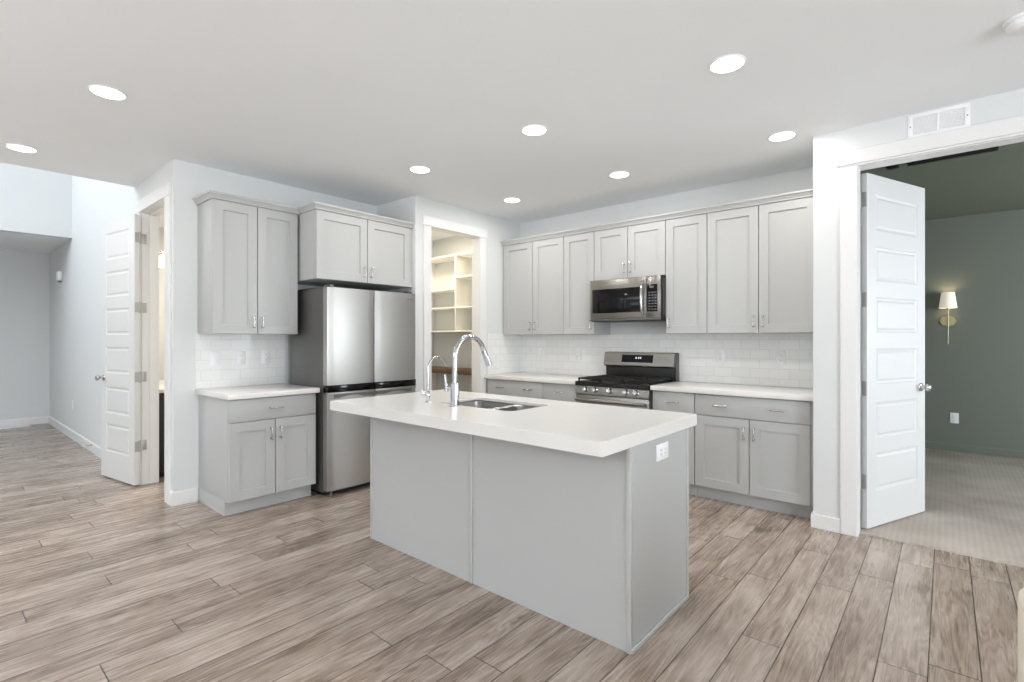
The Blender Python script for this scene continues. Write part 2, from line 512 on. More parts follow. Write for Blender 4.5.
b = nb(); box(b, -0.585, 3.7, BDY + .116, BFY, HC, HC + .1); struct('ceiling_bedroom', b, M['green_ceiling'])
b = nb()
for z0, z1 in ((0, .75), (2.25, HC)): box(b, 3.6, 3.7, BDY + .115, BFY, z0, z1)
box(b, 3.6, 3.7, BDY + .115, 5.1, .75, 2.25); box(b, 3.6, 3.7, 6.9, BFY, .75, 2.25)
struct('wall_bedroom_right', b, M['green'])
# bathroom shell
b = nb(); box(b, -7.7, -7.6, HALLY + T, 3.2, 0, HC); struct('wall_bathroom_left', b, M['wall'])
b = nb(); box(b, -7.7, -5.72, PSY, PSY + .1, 0, HC); struct('wall_bathroom_back', b, M['wall'])
b = nb(); box(b, -7.7, -5.77, HALLY + T, PSY, HC, HC + .1); struct('ceiling_bathroom', b, M['ceiling'])
# rest of the great room behind the camera, with its windows
def wall_holes_y(y0, y1, x0, x1, z1, holes):
    b = nb(); x = x0
    for a, c, lo, hi in holes:
        box(b, x, a, y0, y1, 0, z1); box(b, a, c, y0, y1, 0, lo); box(b, a, c, y0, y1, hi, z1); x = c
    box(b, x, x1, y0, y1, 0, z1)
    return b
struct('wall_back', wall_holes_y(-5.3, -5.2, -5.77, 4.3, HC, [(-4.7, -2.1, .35, 2.55), (-1.0, 2.2, .15, 2.55)]), M['wall'])
b = nb()
box(b, 4.2, 4.3, -5.2, -1.5, 0, HC); box(b, 4.2, 4.3, 1.7, BDY, 0, HC); box(b, 4.2, 4.3, -1.5, 1.7, 0, .08); box(b, 4.2, 4.3, -1.5, 1.7, 2.35, HC)
struct('wall_right', b, M['wall'])
b = nb(); box(b, -5.87, -5.77, -5.2, -2.6, 0, HC); struct('wall_left', b, M['wall'])
struct('wall_entry_front', wall_holes_y(-2.7, -2.6, -10.7, -5.87, 5.3, [(-8.6, -6.0, 3.1, 4.9)]), M['wall'])
b = nb(); box(b, -5.77, -5.67, -2.6, HALLY, HC + .1, 5.3); struct('wall_void_right', b, M['wall'])

def window_y(name, x0, x1, z0, z1, y, n):
    b = nb(); f = .06
    box(b, x0, x1, y - .03, y + .03, z0, z0 + f, .004); box(b, x0, x1, y - .03, y + .03, z1 - f, z1, .004)
    for i in range(n + 1):
        c = x0 + f / 2 + (x1 - x0 - f) * i / n
        box(b, c - f / 2, c + f / 2, y - .03, y + .03, z0 + f, z1 - f, .004)
    struct(name, b, M['trim'])
window_y('window_1', -4.7, -2.1, .35, 2.55, -5.25, 2)
window_y('window_2', -1.0, 2.2, .15, 2.55, -5.25, 2)
b = nb(); f = .06
box(b, 4.22, 4.28, -1.5, 1.7, .08, .14); box(b, 4.22, 4.28, -1.5, 1.7, 2.29, 2.35)
for c in (-1.47, .1, 1.67): box(b, 4.22, 4.28, c - .03, c + .03, .14, 2.29)
struct('window_3', b, M['trim'])

# tile splashbacks
b = nb(); box(b, PWX, STX, RWY - .008, RWY - .0005, .9145, 1.3685); struct('wall_tile_range', b, M['tile_x'])
b = nb(); box(b, FWX + .0005, FWX + .008, 1.437, 2.165, .9145, 1.3685); struct('wall_tile_refrigerator', b, M['tile_y'])
b = nb(); box(b, PWX + .0005, PWX + .008, 4.20, RWY - .008, .9145, 1.385); struct('wall_tile_pantry', b, M['tile_y'])

# ------------------------------------------------------------------ trim: door casings and baseboards
# pantry doorway
b = nb(); c = .018
box(b, PWX, PWX + c, PY0 - .10, PY0 - .004, 0, PZ + .002, .003); box(b, PWX, PWX + c, PY1 + .004, PY1 + .10, 0, PZ + .002, .003)
box(b, PWX, PWX + c + .008, PY0 - .115, PY1 + .115, PZ + .002, PZ + .098, .003)
box(b, PWX - T, PWX, PY0 - .02, PY0, 0, PZ); box(b, PWX - T, PWX, PY1, PY1 + .02, 0, PZ); box(b, PWX - T, PWX, PY0 - .02, PY1 + .02, PZ, PZ + .02)
struct('trim_1', b, M['trim'])
# bathroom doorway
b = nb()
y0, y1 = HALLY - c, HALLY
box(b, BX0 - .10, BX0 - .006, y0, y1, 0, BZ + .004, .003); box(b, BX1 + .006, BX1 + .115, y0, y1, 0, BZ + .004, .003)
box(b, BX0 - .11, BX1 + .125, y0 - .006, y1, BZ + .004, BZ + .105, .003)
jy = HALLY + T + .015
box(b, BX0 - .02, BX0, y1, jy, 0, BZ); box(b, BX1, BX1 + .02, y1, jy, 0, BZ); box(b, BX0 - .02, BX1 + .02, y1, jy, BZ, BZ + .02)
box(b, BX0, BX0 + .012, y1 + .055, jy, 0, BZ, .002); box(b, BX1 - .012, BX1, y1 + .055, jy, 0, BZ, .002); box(b, BX0, BX1, y1 + .055, jy, BZ - .012, BZ, .002)
struct('trim_2', b, M['trim'])
# bedroom doorway
b = nb()
y0, y1 = BDY - .019, BDY
box(b, DX0 - .099, DX0 - .004, y0, y1, 0, DZ + .005, .003); box(b, DX1 + .005, DX1 + .114, y0, y1, 0, DZ + .005, .003)
box(b, DX0 - .099, DX1 + .114, y0 - .002, y1, DZ + .004, DZ + .018, .003)
box(b, DX0 - .120, DX1 + .135, y0 - .008, y1, DZ + .018, DZ + .112, .003)
jy = BDY + .115
box(b, DX0 - .02, DX0, y1, jy, 0, DZ); box(b, DX1, DX1 + .02, y1, jy, 0, DZ); box(b, DX0 - .02, DX1 + .02, y1, jy, DZ, DZ + .02)
struct('trim_3', b, M['trim'])
BH = .112
def base_y(name, x0, x1, y, h=BH, m='trim'):
    b = nb(); prism(b, [(y - .014, 0), (y, 0), (y, h), (y - .006, h), (y - .014, h - .014)], 'x', x0, x1); struct(name, b, M[m])
def base_x(name, y0, y1, x, h=BH, m='trim'):
    b = nb(); prism(b, [(x, 0), (x + .014, 0), (x + .014, h - .014), (x + .006, h), (x, h)], 'y', y0, y1); struct(name, b, M[m])
base_y('baseboard_hall', -10.686, BX0 - .10, HALLY)
base_y('baseboard_corner', BX1 + .115, FWX + .014, HALLY)
base_x('baseboard_entry', -2.6, HALLY, -10.7)
base_x('baseboard_refrigerator', HALLY - .0005, 1.452, FWX)
b = nb(); box(b, STX - .014, DX0 - .099, BDY - .014, BDY, 0, .096, .003); box(b, STX - .014, STX, BDY, 4.17, 0, .096, .003); struct('baseboard_right', b, M['trim'])
base_y('baseboard_bedroom', -0.585, 3.6, BFY, .10, 'green')

# ------------------------------------------------------------------ doors
def leaf_mesh(W, H, t, zs):
    """hollow core door: local x along the width from the hinge, y thickness 0..t, panels moulded into both faces"""
    b = nb(); st = .108
    xs = [0, st, W - st, W]
    rows = [0] + [v for p in zs for v in p] + [H]
    for side in (0, 1):
        yo = 0 if side == 0 else t
        sg = 1 if side == 0 else -1
        V = {}
        def vv(x, z, y):
            k = (round(x, 5), round(z, 5), round(y, 5))
            if k not in V: V[k] = b.verts.new((x, y, z))
            return V[k]
        for i in range(3):
            for j in range(len(rows) - 1):
                x0, x1, z0, z1 = xs[i], xs[i + 1], rows[j], rows[j + 1]
                if i == 1 and j % 2 == 1:
                    loops = []
                    for ins, dep in ((0, 0), (.006, .005), (.020, .0075), (.034, .002)):
                        y = yo + sg * dep
                        loops.append([vv(x0 + ins, z0 + ins, y), vv(x1 - ins, z0 + ins, y), vv(x1 - ins, z1 - ins, y), vv(x0 + ins, z1 - ins, y)])
                    for a, c_ in zip(loops, loops[1:]):
                        for q in range(4):
                            b.faces.new((a[q], a[(q + 1) % 4], c_[(q + 1) % 4], c_[q]))
                    b.faces.new(loops[-1])
                else:
                    b.faces.new((vv(x0, z0, yo), vv(x1, z0, yo), vv(x1, z1, yo), vv(x0, z1, yo)))
        if side == 0: V0 = V
        else: V1 = V
    def strip(keys):
        for k0, k1 in zip(keys, keys[1:]):
            a, c_ = V0[(k0[0], k0[1], 0.0)], V0[(k1[0], k1[1], 0.0)]
            d, e = V1[(k0[0], k0[1], round(t, 5))], V1[(k1[0], k1[1], round(t, 5))]
            b.faces.new((a, c_, e, d))
    rd = [round(v, 5) for v in rows]; rx = [round(v, 5) for v in xs]
    strip([(rx[0], z) for z in rd]); strip([(rx[3], z) for z in rd]); strip([(x, rd[0]) for x in rx]); strip([(x, rd[-1]) for x in rx])
    bmesh.ops.recalc_face_normals(b, faces=b.faces[:])
    return b

PANELS = [(.245, .508), (.608, .858), (.985, 1.232), (1.345, 1.590), (1.703, 1.942), (2.055, 2.305)]
PANELS5 = [(.36, .72), (.80, 1.10), (1.19, 1.50), (1.585, 1.90), (1.985, 2.305)]

def knob_mesh(x, z, t):
    b = nb()
    for sg, yo in ((-1, 0), (1, t)):
        prof = [(.032, 0), (.032, .004), (.028, .009), (.013, .012), (.011, .030), (.018, .036), (.027, .046), (.028, .056), (.022, .064), (.001, .067)]
        lathe(b, [(r, sg * h) for r, h in prof], (x, yo, z), 20, 'y')
    return b

def door(name, pin, ang, W, H, t, zs, flip, hinge_z, zoff):
    """flip: thickness goes to the other side of the swing line"""
    b = leaf_mesh(W, H, t, zs)
    if flip: bmesh.ops.translate(b, verts=b.verts[:], vec=(0, -t, 0))
    o = obj(name, b, M['door'], smooth=False)
    o['kind'] = 'structure'
    o.location = (pin[0], pin[1], zoff); o.rotation_euler = (0, 0, ang)
    k = knob_mesh(W - .065, .94, t)
    if flip: bmesh.ops.translate(k, verts=k.verts[:], vec=(0, -t, 0))
    obj('knob', k, M['nickel'], o, local=True)
    return o

# bathroom door: folded right back against the hall wall
AB = math.atan2(1.11 - 1.219, -6.175 + 5.489)
d1 = door('door_1', (-5.487, 1.257), AB, .70, 2.42, .037, PANELS, False, None, .014)
for z in (.345, .965, 1.59, 2.215):
    b = nb()
    tube(b, [(-.004, -.003, z - .052), (-.004, -.003, z + .052)], .0065, 10)
    box(b, -.0032, -.0004, 0.001, .036, z - .045, z + .045)
    obj('hinge', b, M['hinge'], d1, local=True)
    b = nb()
    box(b, BX0 + .0003, BX0 + .003, HALLY - .002, HALLY + .036, z - .031, z + .059, 0.001)
    obj('hinge_plate', b, M['hinge'], bpy.data.objects['trim_2'])
# bedroom door
AD = math.atan2(.726, .289)
d2 = door('door_2', (-.410, BDY + .137), AD, .781, 2.438, .037, PANELS, False, None, .02)
for z in (.32, .96, 1.57, 2.26):
    b = nb()
    tube(b, [(-.006, .040, z - .05), (-.006, .040, z + .05)], .0065, 10)
    box(b, -.0016, -.0002, .003, .037, z - .05, z + .05)
    obj('hinge', b, M['hinge'], d2, local=True)

# ------------------------------------------------------------------ cabinetry
CW = 'grey shaker wall cabinets'
CB = 'grey shaker base cabinets'

def shaker(F, u0, u1, v0, v1, n0=0.0, t=.020, rail=.071):
    """five piece shaker door as one mesh; front face at n0"""
    b = nb()
    def ring(ins, n): return [b.verts.new(F.pt(*q)) for q in ((u0 + ins, n, v0 + ins), (u1 - ins, n, v0 + ins), (u1 - ins, n, v1 - ins), (u0 + ins, n, v1 - ins))]
    loops = [ring(0, n0 - t), ring(0, n0 - .0015), ring(.0015, n0), ring(rail, n0), ring(rail + .0025, n0 - .0125)]
    b.faces.new(loops[0][::-1])
    for a, c_ in zip(loops, loops[1:]):
        for q in range(4): b.faces.new((a[q], a[(q + 1) % 4], c_[(q + 1) % 4], c_[q]))
    b.faces.new(loops[-1])
    bmesh.ops.recalc_face_normals(b, faces=b.faces[:])
    return b

def pull(F, u, v, vertical, L=.100):
    """slender bow pull on two round feet"""
    b = nb(); h = L / 2
    def P(a, n): return F.pt(u, n, v + a) if vertical else F.pt(u + a, n, v)
    for s in (-1, 1):
        tube(b, [P(s * h * .80, -.0005), P(s * h * .80, .003), P(s * h * .80, .0035), P(s * h * .80, .026)], [.008, .0075, .0045, .0045], 10)
    path = []; rad = []
    for i in range(13):
        a = -1 + 2 * i / 12
        path.append(P(a * h, .027 + .004 * (1 - a * a)))
        rad.append(.0050 + .0026 * max(0, 1 - abs(abs(a) - .80) / .14) + .0010 * (1 - a * a))
    tube(b, path, rad, 10)
    return b

CROWN = [(0, 0), (.012, 0), (.012, .010), (.017, .014), (.021, .025), (.028, .032), (.028, .036), (.037, .036), (.037, .050), (0, .050)]

def crown(path, z):
    b = nb(); sweep2d(b, path, [(o, z + h) for o, h in CROWN]); return b

def wall_cab(label, F, u0, u1, v0, v1, back, splits, pulls, crown_path, group=CW, filler=None):
    """upper cabinet: body, doors (each with its pull), crown"""
    base = F.pt((u0 + u1) / 2, -.15, v0)
    t = thing('wall_cabinet', label, 'cabinet', base, group)
    b = nb(); F.box(b, u0, u1, -back, -.0215, v0, v1, .001)
    if filler: F.box(b, filler[0], filler[1], -.06, -.012, v0, v1)
    obj('body', b, M['cab'], t)
    for i, (a, c_) in enumerate(zip(splits, splits[1:])):
        d = obj('door', shaker(F, a + .003, c_ - .003, v0 + .001, v1 - .011), M['cab'], t)
        side = pulls[i]
        u = c_ - .035 if side == 'r' else a + .035
        obj('handle', pull(F, u, v0 + .097, True, .098), M['nickel'], d)
    if crown_path:
        obj('crown_moulding', crown(crown_path, v1 - .008), M['cab'], t)
    return t

FR = Face('Y-', 4.4537)
UB = RWY - .0015 - 4.4537
yc = 4.4537
def cp(a, c_): return [(a, yc + .0), (c_, yc + .0)]
U = [-3.952, -3.524, -3.101, -2.724, -2.348, -1.962, -1.583, -1.165, -.745]
wall_cab('tall two-door grey wall cabinet in the corner beside the pantry doorway', FR, PWX + .009, U[2] - .0008, 1.37, 2.427, UB, U[0:3], 'rl', cp(PWX + .003, U[2] - .0008), filler=(PWX + .009, U[0]))
wall_cab('narrow one-door grey wall cabinet touching the left side of the microwave', FR, U[2] + .0008, U[3] - .0008, 1.37, 2.427, UB, U[2:4], 'r', cp(U[2] + .0008, U[3] - .0008))
wall_cab('short two-door grey wall cabinet directly above the microwave', FR, U[3] + .0008, U[5] - .0008, 1.912, 2.427, UB, U[3:6], 'rl', cp(U[3] + .0008, U[5] - .0008))
wall_cab('narrow one-door grey wall cabinet touching the right side of the microwave', FR, U[5] + .0008, U[6] - .0008, 1.37, 2.427, UB, U[5:7], 'l', cp(U[5] + .0008, U[6] - .0008))
wall_cab('wide two-door grey wall cabinet against the white wall end by the bedroom doorway', FR, U[6] + .0008, STX - .001, 1.37, 2.427, UB, U[6:9], 'rl', cp(U[6] + .0008, STX - .001), filler=(U[8], STX - .001))
FA = Face('X+', -4.30)
AB_ = 4.631 - .0015 - 4.30
wall_cab('two-door grey wall cabinet above the small side counter, left of the refrigerator', FA, 1.452, 2.131, 1.362, 2.417, AB_, (1.452, 1.790, 2.131), 'rl',
         [(FWX + .002, 1.452), (-4.30, 1.452), (-4.30, 2.131)])
FO = Face('X+', -4.02)
wall_cab('deep two-door grey wall cabinet mounted above the refrigerator', FO, 2.150, PSY - .001, 1.833, 2.424, 4.631 - .0015 - 4.02, (2.150, 2.648, 3.140), 'rl',
         [(FWX + .002, 2.150), (-4.02, 2.150), (-4.02, PSY - .001)], filler=(3.14, PSY - .001))

def base_cab(label, F, u0, u1, back, drawers, splits, pulls, kick, left_end=False, filler=None):
    """base cabinet: body, toe kick, drawer fronts with pulls, doors with pulls. drawers: (u0,u1,[pull us])"""
    t = thing('base_cabinet', label, 'cabinet', F.pt((u0 + u1) / 2, -.3, 0), CB)
    b = nb()
    F.box(b, u0, u1, -back, -.0215, .105, .872, .001)
    if left_end:
        F.box(b, u0, u0 + .018, -back, -kick, 0, .105)
    if filler: F.box(b, filler[0], filler[1], -.05, -.018, .105, .872)
    obj('body', b, M['cab'], t)
    b = nb(); F.box(b, u0 + (.018 if left_end else 0), u1 - (.008 if left_end else 0), -kick - .018, -kick, 0, .105)
    if left_end:
        F.box(b, u0 - .007, u0, -back, -kick + .003, 0, .018, .003)
    obj('toe_kick', b, M['cab'], t)
    for a, c_, us in drawers:
        b = nb(); F.box(b, a + .003, c_ - .003, -.020, 0, .699, .864, .0018)
        d = obj('drawer', b, M['cab'], t)
        for u in us: obj('handle', pull(F, u, .785, False, .105), M['nickel'], d)
    for i, (a, c_) in enumerate(zip(splits, splits[1:])):
        d = obj('door', shaker(F, a + .003, c_ - .003, .110, .693), M['cab'], t)
        u = c_ - .037 if pulls[i] == 'r' else a + .037
        obj('handle', pull(F, u, .585, True, .100), M['nickel'], d)
    return t

FB = Face('Y-', 4.165)
BB = RWY - .0015 - 4.165
base_cab('grey base cabinet with one wide two-pull drawer, beside the pantry doorway', FB, PWX + .009, -3.1618, BB, [(-3.945, -3.161, (-3.745, -3.35))], (-3.945, -3.553, -3.161), 'rl', .075, filler=(PWX + .009, -3.945))
base_cab('narrow grey base cabinet touching the left side of the range', FB, -3.1602, -2.736, BB, [(-3.161, -2.738, (-2.95,))], (-3.161, -2.738), 'r', .075)
base_cab('narrow grey base cabinet touching the right side of the range', FB, -1.957, -1.5838, BB, [(-1.955, -1.583, (-1.769,))], (-1.955, -1.583), 'l', .075)
base_cab('wide two-door grey base cabinet at the bedroom-doorway end of the run', FB, -1.5822, STX - .016, BB, [(-1.582, -.742, (-1.372, -.952))], (-1.582, -1.157, -.742), 'rl', .075, filler=(-.742, STX - .016))
FS = Face('X+', -4.00)
base_cab('grey base cabinet with one drawer over two doors, left of the refrigerator', FS, 1.460, 2.139, 4.631 - .0015 - 4.00, [(1.460, 2.139, (1.800,))], (1.460, 1.801, 2.139), 'rl', .075, left_end=True)

def slab(label, x0, x1, y0, y1):
    b = nb(); box(b, x0, x1, y0, y1, .874, .914, .003)
    return tag(obj('countertop', b, M['quartz'], base=((x0 + x1) / 2, (y0 + y1) / 2, .874)), label, 'countertop', 'white perimeter countertops')
slab('white countertop strip between the pantry wall and the range', PWX + .002, -2.735, 4.128, RWY - .001)
slab('white countertop right of the range, ending at the white wall end', -1.959, STX - .001, 4.128, RWY - .001)
slab('short white countertop on the base cabinet left of the refrigerator', FWX + .001, -3.955, 1.437, 2.149)

# ------------------------------------------------------------------ island
IX0, IX1, IY0, IY1 = -2.887, -.997, 1.92, 2.60
isl = thing('kitchen_island', 'long grey panelled kitchen island cabinet standing on the wood floor', 'kitchen island', ((IX0 + IX1) / 2, (IY0 + IY1) / 2, 0))
b = nb()
box(b, IX0 + .012, IX1 - .012, IY0 + .012, IY0 + .030, 0, .866); box(b, IX0 + .012, IX0 + .03, IY0 + .03, IY1 - .02, 0, .866)
box(b, IX1 - .03, IX1 - .012, IY0 + .03, IY1 - .02, 0, .866); box(b, IX0 + .03, IX1 - .03, IY0 + .03, IY1 - .02, .10, .118)
box(b, IX0 + .012, IX1 - .012, IY1 - .085, IY1 - .07, 0, .10)
obj('body', b, M['cab'], isl)
XM = -1.9445
for a, c_ in ((IX0 + .014, XM), (XM, IX1 - .014)):
    b = nb(); box(b, a + .0005, c_ - .0005, IY0 + .008, IY0 + .0115, .001, .8665); obj('back_panel', b, M['cab'], isl)
b = nb(); box(b, IX1 - .0115, IX1 - .006, IY0 + .016, IY1 - .066 - .01, .001, .8665); obj('end_panel', b, M['cab'], isl)
b = nb(); box(b, IX0 + .004, IX0 + .0115, IY0 + .016, IY1 - .076, .001, .8665); obj('end_panel', b, M['cab'], isl)
def batten(x0, x1, y0, y1):
    b = nb(); box(b, x0, x1, y0, y1, .0005, .8668, .0035); obj('batten', b, M['cab'], isl)
batten(XM - .011, XM + .011, IY0, IY0 + .0078)
batten(IX0, IX0 + .014, IY0, IY0 + .014); batten(IX1 - .024, IX1, IY0, IY0 + .0148)
batten(IX1 - .0058, IX1, IY0 + .0152, IY0 + .030)
batten(IX1 - .014, IX1, 2.536 - .012, 2.536)
b = nb(); box(b, IX1 - .0055, IX1 + .006, IY0 + .006, 2.536, .0005, .020, .003); obj('shoe_moulding', b, M['cab'], isl)
class BackFace(Face):
    def pt(s, u, n, v): return (u, s.p + n, v)
FK = BackFace('Y+', IY1)
for a, c_ in ((-2.86, -2.24), (-1.62, -1.03)):
    d = obj('door', shaker(FK, a, c_, .109, .86), M['cab'], isl); obj('handle', pull(FK, c_ - .05, .76, True), M['nickel'], d)

CX0, CX1, CY0, CY1 = -2.987, -.996, 1.690, 2.655
CT = .925
SX0, SX1, SY0, SY1 = -2.412, -1.797, 2.080, 2.450
def rrect(x0, x1, y0, y1, r, n=6):
    pts = []
    for cx_, cy_, a0 in ((x1 - r, y1 - r, 0), (x0 + r, y1 - r, 90), (x0 + r, y0 + r, 180), (x1 - r, y0 + r, 270)):
        for i in range(n + 1):
            a = R(a0 + 90 * i / n); pts.append((cx_ + r * math.cos(a), cy_ + r * math.sin(a)))
    return pts
def plate_with_hole(x0, x1, y0, y1, hole, z0, z1, bev):
    t = bmesh.new()
    ov = [t.verts.new((x, y, z1)) for x, y in ((x0, y0), (x1, y0), (x1, y1), (x0, y1))]
    hv = [t.verts.new((x, y, z1)) for x, y in hole]
    es = [t.edges.new((ov[i], ov[(i + 1) % 4])) for i in range(4)] + [t.edges.new((hv[i], hv[(i + 1) % len(hv)])) for i in range(len(hv))]
    bmesh.ops.triangle_fill(t, edges=es, use_beauty=True)
    top = t.faces[:]
    ext = bmesh.ops.extrude_face_region(t, geom=top)
    vs = [g for g in ext['geom'] if isinstance(g, bmesh.types.BMVert)]
    bmesh.ops.translate(t, verts=vs, vec=(0, 0, z0 - z1))
    bmesh.ops.recalc_face_normals(t, faces=t.faces[:])
    if bev:
        ed = [e for e in t.edges if len(e.link_faces) == 2 and abs(e.calc_face_angle(0)) > .8]
        bmesh.ops.bevel(t, geom=ed, offset=bev, segments=2, affect='EDGES')
    return t
b = nb(); merge(b, plate_with_hole(CX0, CX1, CY0, CY1, rrect(SX0, SX1, SY0, SY1, .05), .907, .925, .0022))
for q in ((CX0, CX1, CY0, CY0 + .04), (CX0, CX1, CY1 - .04, CY1), (CX0, CX0 + .04, CY0 + .04, CY1 - .04), (CX1 - .04, CX1, CY0 + .04, CY1 - .04)):
    box(b, *q, .8672, .9095)
bmesh.ops.remove_doubles(b, verts=b.verts[:], dist=1e-6)
tag(obj('island_countertop', b, M['quartz'], base=((CX0 + CX1) / 2, (CY0 + CY1) / 2, .8672)), 'large white overhanging countertop on the kitchen island, with sink cutout', 'countertop')
# double bowl undermount sink
sink = thing('kitchen_sink', 'stainless double-bowl sink set under the island countertop', 'sink', ((SX0 + SX1) / 2, (SY0 + SY1) / 2, .68))
def bowl(x0, x1, y0, y1):
    b = nb(); rows = []
    for ins, z in ((-.004, .9065), (0.004, .900), (.010, .80), (.016, .71), (.030, .688), (.060, .682)):
        rows.append([b.verts.new((x, y, z)) for x, y in rrect(x0 + ins, x1 - ins, y0 + ins, y1 - ins, max(.05 - ins * .3, .02))])
    n = len(rows[0])
    for p, q in zip(rows, rows[1:]):
        for i in range(n): b.faces.new((p[i], p[(i + 1) % n], q[(i + 1) % n], q[i]))
    b.faces.new(rows[-1])
    return b
SM = -2.060
obj('bowl', bowl(SX0 - .004, SM - .010, SY0 - .004, SY1 + .004), M['steel_sink'], sink)
obj('bowl', bowl(SM + .010, SX1 + .004, SY0 - .004, SY1 + .004), M['steel_sink'], sink)
b = nb(); box(b, SM - .0105, SM + .0105, SY0 - .002, SY1 + .002, .80, .9055, .003); obj('divider', b, M['steel_sink'], sink)
for x in ((SX0 + SM) / 2, (SM + SX1) / 2):
    b = nb(); lathe(b, [(.001, .6835), (.030, .6835), (.036, .686), (.042, .6845), (.042, .683)], (x, 2.27, 0), 24); obj('drain', b, M['chrome'], sink)
# pull-down faucet
FX, FY = -2.190, 2.033
fc = thing('kitchen_faucet', 'tall chrome gooseneck pull-down faucet behind the island sink', 'faucet', (FX, FY, .925))
b = nb(); lathe(b, [(.030, .9252), (.030, .930), (.0255, .933), (.0245, 1.05), (.0235, 1.056), (.0165, 1.060)], (FX, FY, 0), 28); obj('body', b, M['chrome'], fc)
b = nb()
path = [(FX, FY, 1.055), (FX, FY, 1.12), (FX, FY, 1.18), (FX, FY, 1.205)]
rr, zc = .125, 1.208
for i in range(1, 17):
    a = math.pi - (math.pi * 158 / 180) * i / 16
    path.append((FX, FY + rr + rr * math.cos(a), zc + rr * math.sin(a)))
tube(b, path, .0155, 16); obj('spout', b, M['chrome'], fc)
p = Vector(path[-1]); dv = (Vector(path[-1]) - Vector(path[-2])).normalized()
b = nb(); tube(b, [p, p + dv * .008, p + dv * .010, p + dv * .085, p + dv * .108, p + dv * .110], [.0148, .0155, .0165, .0190, .0205, .017], 18); obj('spray_head', b, M['chrome'], fc)
b = nb(); tube(b, [(FX - .012, FY, 1.028), (FX - .066, FY, 1.028)], .010, 14); tube(b, [(FX - .072, FY, 1.006), (FX - .073, FY, 1.02), (FX - .079, FY, 1.07), (FX - .086, FY, 1.108)], [.011, .0125, .010, .0075], 14)
obj('handle', b, M['chrome'], fc)
# small filtered water tap
GX, GY = -2.447, 2.045
wt = thing('water_tap', 'slim chrome hook-shaped drinking water tap left of the tall faucet', 'faucet', (GX, GY, .925))
b = nb(); lathe(b, [(.021, .9252), (.021, .929), (.014, .933), (.0125, .95), (.0155, .955), (.0155, .985), (.010, .992), (.0075, 1.0)], (GX, GY, 0), 24); obj('body', b, M['chrome'], wt)
b = nb()
path = [(GX, GY, .992), (GX, GY, 1.06), (GX, GY, 1.125)]
rr, zc = .076, 1.13
for i in range(1, 15):
    a = math.pi - (math.pi * 168 / 180) * i / 14
    path.append((GX, GY + rr + rr * math.cos(a), zc + rr * math.sin(a)))
tube(b, path, [.0075] * 3 + [.0062] * 12 + [.0066, .0068], 12) if len(path) == 17 else tube(b, path, .0064, 12)
obj('spout', b, M['chrome'], wt)
b = nb(); tube(b, [(GX, GY, .968), (GX - .028, GY - .012, .970), (GX - .034, GY - .014, .972)], [.007, .006, .008], 10); tube(b, [(GX - .034, GY - .014, .966), (GX - .040, GY - .017, 1.008)], [.006, .0045], 10); obj('handle', b, M['chrome'], wt)

# ------------------------------------------------------------------ refrigerator
RX = -3.868
RY0, RY1 = 2.172, 3.088
fr = thing('refrigerator', 'four-door stainless steel refrigerator between side counter and pantry wall', 'refrigerator', (-4.22, (RY0 + RY1) / 2, 0))
b = nb(); box(b, -4.54, RX - .082, RY0 + .004, RY1 - .004, .03, 1.742, .004)
box(b, -4.52, RX - .10, RY0 + .03, RY1 - .03, 1.7418, 1.765, .006)
obj('body', b, M['dark_side'], fr)
b = nb(); box(b, -4.5, RX - .10, RY0 + .02, RY1 - .02, .002, .030); obj('foot_grille', b, M['black_matte'], fr)
def fdoor(y0, y1, z0, z1, bulge=.010, hole=None):
    pts = [(RX - .078, y0), (RX - .078, y1)]
    n = 14
    for i in range(n + 1):
        y = y1 + (y0 - y1) * i / n; u = (y - y0) / (y1 - y0) * 2 - 1
        e = min(1, (1 - abs(u)) / .05)
        pts.append((RX - bulge * u * u - .006 * (1 - math.sqrt(max(0, 1 - (1 - e) ** 2))), y))
    b = nb(); prism(b, pts, 'z', z0, z1); return b
RM = (RY0 + RY1) / 2 - .005
for y0, y1 in ((RY0, RM - .004), (RM + .004, RY1)):
    d = obj('upper_door', fdoor(y0, y1, .934, 1.752), M['steel_fridge'], fr, angle=30)
    b = nb(); box(b, RX - .076, RX - .0065, y0 + .001, y1 - .001, .874, .9335, .002); obj('black_trim', b, M['black_gloss'], d)
for k, (y0, y1) in enumerate(((RY0, RM - .004), (RM + .004, RY1))):
    d = obj('lower_door', fdoor(y0, y1, .055, .853), M['steel_fridge'], fr, angle=30)
    b = nb(); box(b, RX - .076, RX - .004, y0, y1, .8535, .871, .002); obj('top_rail', b, M['steel_fridge'], d)
    b = nb()
    prism(b, [(RX - .020, .8530), (RX + .0012, .8530), (RX + .0012, .850), (RX - .003, .822), (RX - .020, .822)], 'y', (y0 + .055) if k == 0 else (y0 + .008), (y1 - .008) if k == 0 else (y1 - .055))
    obj('grip', b, M['grip'], d)
for y in (RY0 + .05, RY1 - .05):
    b = nb(); box(b, RX - .12, RX - .03, y - .02, y + .02, 1.7532, 1.776, .005); obj('hinge_cover', b, M['dark_side'], fr)
for y in (RY0 + .05, RY1 - .05):
    b = nb(); lathe(b, [(.018, 0.001), (.018, .02), (.010, .022), (.010, .056)], (RX - .04, y, 0), 16); obj('foot', b, M['grip'], fr)
b = nb()
for i, wd in enumerate((.016, .012, .014, .012, .014)):
    y = 2.955 + i * .018; box(b, RX - .0060, RX - .0035 + .0008, y, y + wd * .8, 1.690, 1.700)
obj('badge', b, M['grip'], fr)

